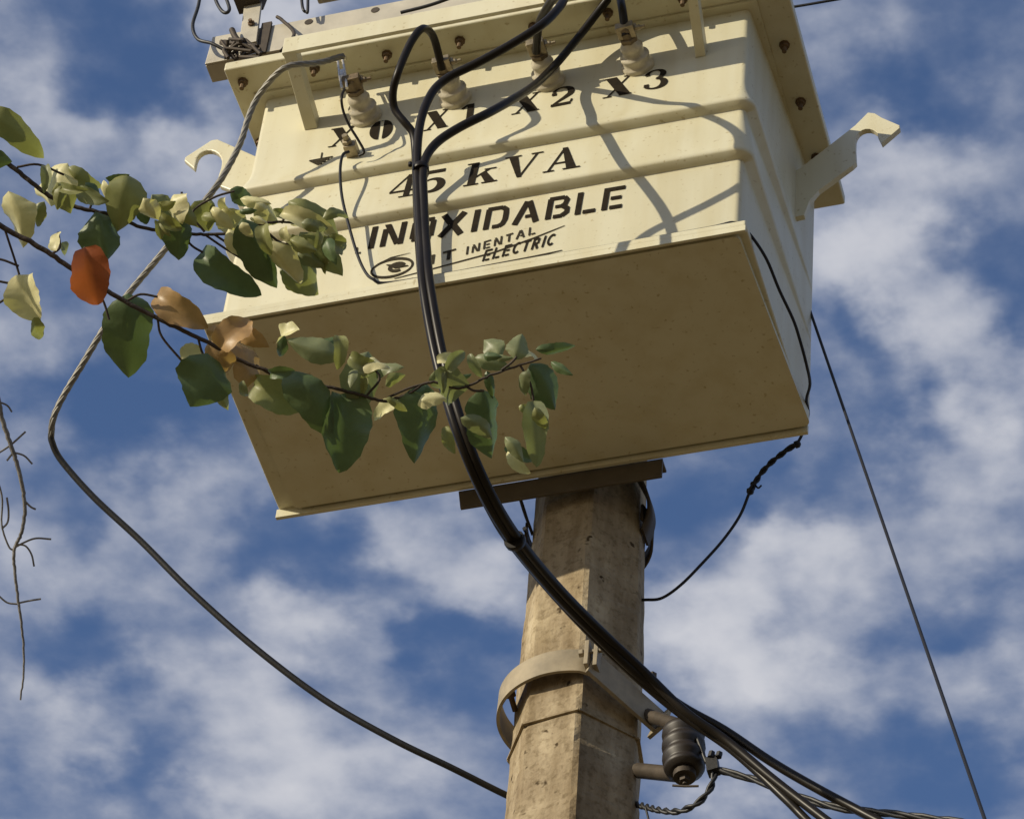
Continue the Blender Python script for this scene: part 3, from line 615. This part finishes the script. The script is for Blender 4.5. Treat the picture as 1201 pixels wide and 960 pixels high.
# ------------------------------------------------------------------ crossarm and fittings behind the lid
CY = .50
ca = empty('steel_crossarm', at(560, -10, y=CY), 'pale steel crossarm with bolt holes fixed to the pole above the lid', 'crossarm')
E0 = at(240, 75, y=CY); zb = E0.z; xb = E0.x
cb = MB()
cb.prism([Vector((xb, CY, zb)), Vector((1.55, CY, zb)), Vector((1.55, CY, zb + .105)), Vector((xb + .004, CY, zb + .105))], (0, .006, 0))
cb.prism([Vector((xb, CY + .0062, zb)), Vector((1.55, CY + .0062, zb)), Vector((1.55, CY + .055, zb)), Vector((xb, CY + .055, zb))], (0, 0, .006))
cb.prism([Vector((xb, CY + .0062, zb + .099)), Vector((1.55, CY + .0062, zb + .099)), Vector((1.55, CY + .055, zb + .099)), Vector((xb, CY + .055, zb + .099))], (0, 0, .006))
cb.build('channel', GALV, ca, .002)
for px, py in ((362, 26), (440, 12), (262, 50)):
    h_ = MB(); p = at(px, py, y=CY - .0005); h_.lathe(p, (0, -1, 0), [(0, .010), (.001, .010)], 14, False); h_.build('bolt_hole', DARKST, ca)
bz = MB(); p = at(300, 47, y=CY - .004); bz.box(p + Vector((.02, 0, -.0)), (.012, 0, 0), (0, .003, 0), (0, 0, .06)); bz.build('dark_plate', DARKST, ca)
# surge arrester bracket: upright strap with a dark body on top, and a wad of wire at its foot
ab = empty('arrester_bracket', at(288, 52, y=CY - .02), 'upright pale strap with dark fitting bolted to the crossarm end', 'bracket')
q = MB(); A, B = at(291, 52, y=CY - .012), at(297, 6, y=CY - .012); q.box((A + B) / 2, (.021, 0, 0), (0, .004, 0), (B - A) / 2); q.build('strap', GALV, ab, .001)
q = MB(); p = at(295, 28, y=CY - .018); q.lathe(p, (0, -1, 0), [(0, .009), (.004, .009), (.0041, .005), (.012, .005)], 6, False); q.build('bolt', RUST, ab)
q = MB(); T = at(293, 3, y=CY - .02); q.box(T + Vector((.0, 0, .03)), (.030, 0, 0), (0, .025, 0), (.004, 0, .035)); q.lathe(T + Vector((0, 0, .06)), (0, 0, 1), [(0, .03), (.03, .045), (.06, .03), (.09, .045), (.12, .03), (.15, .045), (.18, .03)], 16)
q.box(T + Vector((.05, 0, .02)), (.03, 0, 0), (0, .01, 0), (.004, 0, .006)); q.build('arrester_body', DARKST, ab, .002)
wd_ = MB(); random.seed(21)
for k in range(9):
    P = [at(random.uniform(258, 306), random.uniform(46, 70), y=CY - random.uniform(.02, .06)) for _ in range(3)]
    wd_.tube(spline(P, 5), .0045, 6)
wd_.tube(spline([at(272, 35, y=CY - .03), at(277, 45, y=CY - .03), at(290, 58, y=CY - .03)], 5), .007, 8)
tag(wd_.build('wire_wad', DARKST), 'dark tangle of tie wire at the crossarm end', 'wire')
cable('jumper_wire', cpx([(238, -30, .46), (233, 5, .46), (226, 30, .46), (232, 46, .46), (248, 51, .46), (262, 58, .47)]), .0042, BLACK2, 'thin black jumper curling down to the crossarm end', 'wire')
cable('jumper_wire', cpx([(246, -20, .46), (255, 5, .46), (263, 15, .46), (269, 11, .46), (264, -6, .46), (258, -30, .46)]), .0042, BLACK2, 'thin black jumper wire making a closed loop above the crossarm end', 'wire')
cable('tie_wire', cpx([(352, -30, .47), (354, 2, .47), (356, 12, .47), (359, 14, .475), (361, 11, .47), (361, -30, .47)]), .0035, BLACK2, 'narrow hairpin of dark wire standing behind the crossarm', 'wire')
cable('lead_wire', cpx([(330, 60, .3), (345, 40, .44), (331, 24, .485), (325, 20, .49)]), .0042, DARKST, 'dark wire slanting across the face of the crossarm', 'wire')
cable('drop_wire', cpx([(470, 15, .46), (505, 6, .46), (545, -8, .46), (600, -25, .46)]), .004, BLACK2, 'thin dark wire lying along the crossarm above the guard rail', 'wire')
q = MB(); p0 = at(380, -4, y=.60); q.box(p0 + Vector((.02, 0, .05)), (.045, 0, 0), (0, .03, 0), (0, 0, .035)); q.box(p0 + Vector((.02, 0, .008)), (.03, 0, 0), (0, .02, 0), (0, 0, .006))
tag(q.build('cutout_base', PORC, None, .004), 'white fitting standing on the crossarm at the upper edge', 'insulator')

# ------------------------------------------------------------------ tree: trunk, leafy branches, dead twig
DL, DU = 4.6, 4.75
SUNV = -SUN
t_base = Vector((-2.0, -3.0, 0))
tree = empty('tree', t_base, 'thin-branched tree reaching in front of the transformer with green and turning leaves', 'tree')
q = MB(); tp = [t_base + Vector((0, 0, -.2)), t_base + Vector((.05, .05, 1.5)), t_base + Vector((.12, .02, 3.0)), t_base + Vector((.1, .12, 4.4)), t_base + Vector((.25, .2, 5.4)), t_base + Vector((.3, .25, 6.0))]
sp = spline(tp, 6); q.tube(sp, [.13 * (1 - .78 * i / (len(sp) - 1)) for i in range(len(sp))], 12); q.build('trunk', BARK, tree)
J1 = t_base + Vector((.11, .08, 3.9)); J2 = t_base + Vector((.1, .1, 4.2)); J3 = t_base + Vector((.12, .02, 3.3))
def branch(J, pl, r0, r1, material, name='branch', label=None):
    q = MB(); P = [at(a, b, d=d_) for a, b, d_ in pl]; mid = J.lerp(P[0], .5) + Vector((0, 0, .15)); pts = spline([J, mid] + P, 8); n_ = len(pts)
    L = [0]
    for a, b in zip(pts, pts[1:]): L.append(L[-1] + (b - a).length)
    lead = L[16]
    R = [r0 * 2.2 - (r0 * 1.2) * min(1, l / lead) if l < lead else r0 + (r1 - r0) * (l - lead) / (L[-1] - lead) for l in L]
    random.seed(len(pl))
    pts = [p + Vector((random.uniform(-1, 1), random.uniform(-1, 1), random.uniform(-1, 1))) * .0006 for p in pts]
    q.tube(pts, R, 8); return q
def twig(q, pl, r=.0016):
    q.tube(spline([at(a, b, d=d_) for a, b, d_ in pl], 5), r, 6)
up = branch(J2, [(-150, 110, DU), (-60, 160, DU), (0, 187, DU), (30, 208, DU), (62, 232, DU), (95, 244, DU), (130, 252, DU), (165, 266, DU), (200, 272, DU), (240, 275, DU), (275, 272, DU), (310, 262, DU), (350, 262, DU), (385, 275, DU)], .0042, .0014, TWIG)
for tw in ([(20, 196, DU), (45, 193, DU), (75, 205, DU)], [(105, 246, DU), (108, 235, DU), (106, 222, DU)], [(240, 272, DU), (225, 250, DU), (250, 232, DU), (275, 224, DU)], [(240, 275, DU), (270, 295, DU), (300, 310, DU), (335, 305, DU)], [(213, 274, DU), (225, 288, DU), (238, 296, DU)], [(250, 274, DU), (262, 282, DU), (290, 300, DU)], [(330, 262, DU), (338, 248, DU), (345, 238, DU)], [(303, 262, DU), (330, 285, DU), (352, 282, DU)], [(213, 225, DU), (214, 235, DU)]):
    twig(up, tw)
upo = up.build('branch', TWIG, tree)
lo = branch(J1, [(-150, 150, DL), (-60, 215, DL), (0, 264, DL), (40, 286, DL), (80, 312, DL), (120, 338, DL), (165, 363, DL), (205, 383, DL), (245, 402, DL), (285, 424, DL), (325, 438, DL), (370, 450, DL), (420, 462, DL), (450, 470, DL), (478, 462, DL), (505, 448, DL), (540, 455, DL), (575, 440, DL), (610, 428, DL), (635, 420, DL)], .0044, .0013, TWIG)
for tw in ([(60, 298, DL), (70, 290, DL), (68, 272, DL)], [(85, 315, DL), (92, 300, DL), (100, 290, DL)], [(150, 352, DL), (165, 345, DL), (185, 348, DL)], [(110, 330, DL), (122, 355, DL), (128, 375, DL)], [(185, 375, DL), (190, 395, DL), (215, 425, DL)], [(232, 395, DL), (236, 410, DL), (240, 420, DL)], [(300, 428, DL), (322, 440, DL), (345, 436, DL)], [(430, 464, DL), (445, 440, DL), (410, 416, DL)], [(455, 466, DL), (480, 455, DL), (505, 448, DL)], [(545, 452, DL), (556, 458, DL), (568, 458, DL)], [(610, 428, DL), (622, 450, DL), (626, 472, DL)], [(588, 434, DL), (600, 425, DL), (606, 418, DL)], [(528, 450, DL), (520, 440, DL), (518, 432, DL)], [(6, 270, DL), (22, 320, DL), (26, 345, DL)], [(-20, 305, DL), (0, 304, DL), (22, 312, DL)], [(-20, 325, DL), (0, 330, DL), (22, 334, DL)], [(22, 338, DL), (10, 348, DL), (-6, 358, DL)]):
    twig(lo, tw)
loo = lo.build('branch', TWIG, tree)
dd_ = 5.0
de = branch(J3, [(-120, 330, dd_), (-50, 400, dd_), (-8, 455, dd_), (2, 490, dd_), (12, 520, dd_), (20, 545, dd_), (27, 575, dd_), (29, 600, dd_), (25, 625, dd_), (17, 643, dd_), (17, 668, dd_), (21, 700, dd_), (26, 740, dd_), (28, 780, dd_), (24, 820, dd_)], .0052, .0012, GREYTWIG)
for tw in ([(-12, 540, dd_), (2, 580, dd_), (2, 615, dd_), (10, 640, dd_), (16, 645, dd_)], [(2, 620, dd_), (9, 612, dd_), (10, 598, dd_), (8, 583, dd_)], [(-5, 470, dd_), (8, 475, dd_), (14, 483, dd_)], [(-5, 533, dd_), (12, 522, dd_), (30, 506, dd_)], [(14, 530, dd_), (28, 534, dd_), (38, 544, dd_)], [(17, 642, dd_), (28, 636, dd_), (42, 631, dd_), (60, 632, dd_)], [(20, 638, dd_), (30, 640, dd_), (37, 650, dd_), (40, 664, dd_)], [(20, 708, dd_), (8, 706, dd_), (-4, 696, dd_)], [(21, 707, dd_), (35, 704, dd_), (48, 702, dd_)], [(28, 586, dd_), (36, 594, dd_), (42, 597, dd_)], [(16, 530, dd_), (8, 540, dd_)]):
    twig(de, tw, .0014)
deo = de.build('branch', GREYTWIG, tree); deo['label'] = 'bare grey dead twig hanging without leaves'

def leaf(parent, bx, by, tx, ty, wpx, kind, s, d, curl=.3, fold=.25, side=0.0):
    """one leaf from stalk pixel to tip pixel; s turns its face to (+) or from (-) the sun, curl bends it down its length"""
    A = at(bx, by, d=d); B = at(tx, ty, d=d + random.uniform(-.025, .025)); ax = B - A; L = ax.length; ax.normalize()
    view = (CAM - A).normalized(); nrm = (view + SUNV * s); nrm = (nrm - ax * nrm.dot(ax)).normalized()
    wv = ax.cross(nrm); fore = max(.5, abs(nrm.dot(view)))
    hw = wpx * d / F / 2 / fore; n1_, n2_ = 18, 8; vs = []; fs = []
    th0 = curl * 2.4; kink = random.uniform(.22, .4); path = [(0.0, 0.0, th0)]
    for i in range(n1_):
        t = (i + .5) / n1_
        th = th0 * (1 - t / kink) * .9 if t < kink else -th0 * .55 * (t - kink) / (1 - kink)
        if t > .82: th -= (t - .82) * random.uniform(0, 3)
        a, b, _ = path[-1]; path.append((a + math.cos(th) / n1_, b + math.sin(th) / n1_, th))
    sc = L / path[-1][0]; tw = random.uniform(-.5, .5); tw0 = random.uniform(-.2, .2); cv = random.choice((-1, 1, 1)); asym = random.uniform(-.12, .12)
    p1, p2, bow = random.uniform(0, 6), random.uniform(0, 6), random.uniform(-.12, .12)
    for i in range(n1_ + 1):
        t = i / n1_; a, b, th = path[i]
        prof = max(.02, math.sin(math.pi * t ** .74) ** .60 if 0 < t < 1 else 0)
        if t > .78: prof *= 1 - .30 * (t - .78) / .22
        ro = tw0 + tw * t; axn = ax * math.cos(th) + nrm * math.sin(th); nn = nrm * math.cos(th) - ax * math.sin(th)
        w_ = wv * math.cos(ro) + nn * math.sin(ro); n_ = nn * math.cos(ro) - wv * math.sin(ro)
        c = A + ax * (a * sc) + nrm * (b * sc) + wv * (bow * L * math.sin(math.pi * t))
        for j in range(n2_ + 1):
            u = -1 + 2 * j / n2_; U = u + asym * (1 - u * u)
            ed = 1 + .08 * math.sin(9 * t + (p1 if u > 0 else p2)) + .035 * math.sin(37 * t + p2 + u)
            x = U * hw * prof * ed
            z = -cv * fold * hw * prof * (abs(u) ** 1.25) + .14 * hw * math.sin(11 * t + p1 + 1.5 * u) * u * u * prof
            vs.append(c + w_ * x + n_ * z)
    for i in range(n1_):
        for j in range(n2_):
            a = i * (n2_ + 1) + j; fs.append((a, a + 1, a + n2_ + 2, a + n2_ + 1))
    q = MB(); q.add(vs, fs, True); return q.build('leaf', LEAFM[kind], parent)
random.seed(11)
G_, O_, P_, R_, T_, K_ = range(6)
UP = [(-22,128,52,186,34,O_,-.15,.35),(-40,168,14,190,30,G_,-.6,.2),(60,242,76,190,38,P_,.9,.3),(66,214,84,250,28,O_,-.5,.3),(80,196,121,221,20,O_,-.25,.5),
      (92,222,126,236,16,K_,-.5,.2),(148,204,138,270,46,O_,-.05,.6),(112,248,126,305,46,G_,-.55,.25),(10,224,24,292,36,P_,.45,.3),(168,232,186,260,24,P_,.5,.4),
      (204,228,212,262,26,P_,.7,.4),(178,228,198,262,26,K_,-.2,.4),(228,236,246,272,30,O_,-.4,.3),(216,258,211,306,34,G_,-.6,.2),(262,244,286,274,26,P_,.6,.4),(270,222,302,240,20,G_,-.3,.3),
      (236,296,305,345,38,G_,-.15,.35),(284,256,326,338,42,G_,-.35,.25),(334,302,374,346,42,O_,.1,.4),(338,236,402,288,28,O_,.1,.5),
      (352,272,400,322,34,O_,.2,.4),(330,250,398,282,24,P_,.2,.3),(268,268,292,302,22,P_,.7,.3),(316,282,352,336,30,P_,.45,.4),(300,238,328,262,24,P_,.4,.4),
      (345,240,372,262,24,P_,.6,.4),(160,240,172,262,18,G_,-.3,.4),(100,214,118,232,14,G_,-.3,.4),(352,286,382,312,24,K_,-.2,.5),(385,276,404,296,16,O_,.1,.4),(300,262,318,300,20,O_,.0,.3)]
LO = [(34,322,42,376,32,P_,.9,.3),(40,372,50,396,14,O_,-.3,.2),(100,290,116,358,46,R_,-.35,.2),(66,294,68,270,10,P_,.5,.2),(72,294,82,284,8,K_,-.3,.2),(150,344,153,444,60,G_,-.3,.3),
      (184,346,243,384,34,T_,.15,.35),(258,408,294,374,34,T_,.5,.3),(243,414,226,476,54,G_,-.55,.22),(212,420,240,418,24,P_,.4,.3),(246,440,268,482,18,O_,.1,.3),
      (276,400,288,456,38,T_,-.55,.25),(298,452,358,478,38,O_,-.1,.35),(340,434,388,514,46,G_,-.20,.40),(399,462,402,552,50,G_,-.6,.18),(432,412,424,488,42,K_,-.30,.3),
      (402,416,336,398,30,K_,-.1,.35),(410,418,444,432,22,O_,.2,.4),(500,450,490,542,46,G_,-.55,.2),(516,430,528,474,32,K_,-.35,.3),(524,434,546,412,16,K_,-.1,.3),
      (564,456,578,538,44,G_,-.55,.2),(588,420,566,397,24,K_,.1,.4),(604,422,613,390,24,K_,-.1,.35),(628,410,676,406,14,G_,-.2,.3),(622,426,652,480,40,G_,-.5,.2),
      (626,470,632,546,28,K_,-.4,.25),(540,490,578,516,20,K_,-.2,.3),(592,512,614,542,16,K_,-.1,.3),(522,500,534,532,14,O_,-.3,.2),(470,470,436,492,12,P_,.4,.3),(452,452,476,440,14,O_,-.2,.3),
      (245,400,262,424,22,T_,.4,.3),(330,396,350,386,16,P_,.4,.3),(556,420,600,432,18,K_,-.2,.3),(646,424,672,440,10,G_,-.3,.2)]
for (cx0, cy0, sx0, sy0, n0, dst) in ((75, 215, 25, 22, 4, UP), (140, 218, 22, 14, 3, UP), (200, 246, 45, 14, 8, UP), (275, 252, 28, 22, 6, UP), (345, 262, 42, 24, 10, UP), (360, 300, 32, 22, 6, UP), (262, 398, 26, 22, 5, LO), (365, 402, 40, 14, 4, LO), (430, 428, 28, 14, 5, LO), (300, 450, 22, 16, 3, LO), (515, 428, 18, 16, 4, LO), (590, 420, 40, 18, 6, LO), (600, 500, 28, 24, 4, LO), (480, 470, 30, 10, 3, LO)):
    for _ in range(n0):
        bx_, by_ = cx0 + random.uniform(-1, 1) * sx0, cy0 + random.uniform(-1, 1) * sy0; an = math.radians(random.uniform(-20, 110)); ln = random.uniform(20, 38)
        kd = random.choice((P_, O_, G_, K_, O_)) if dst is UP else random.choice((P_, K_, O_, G_))
        if cx0 == 262: kd = random.choice((T_, P_, T_))
        dst.append((bx_, by_, bx_ + ln * math.cos(an), by_ + ln * math.sin(an), ln * random.uniform(.3, .55), kd, random.uniform(-.4, .6) if kd != P_ else random.uniform(.5, 1.0), random.uniform(.3, .6)))
for r_ in UP: leaf(upo, *r_[:6], r_[6] * (1.9 if r_[5] == P_ else 1), DU + random.uniform(-.04, .04), curl=r_[7] + random.uniform(0, .12), fold=random.uniform(.3, .8), side=random.uniform(-.4, .4))
for r_ in LO: leaf(loo, *r_[:6], r_[6] * (1.9 if r_[5] == P_ else 1), DL + random.uniform(-.04, .04), curl=r_[7] + random.uniform(0, .12), fold=random.uniform(.25, .65), side=random.uniform(-.35, .35))
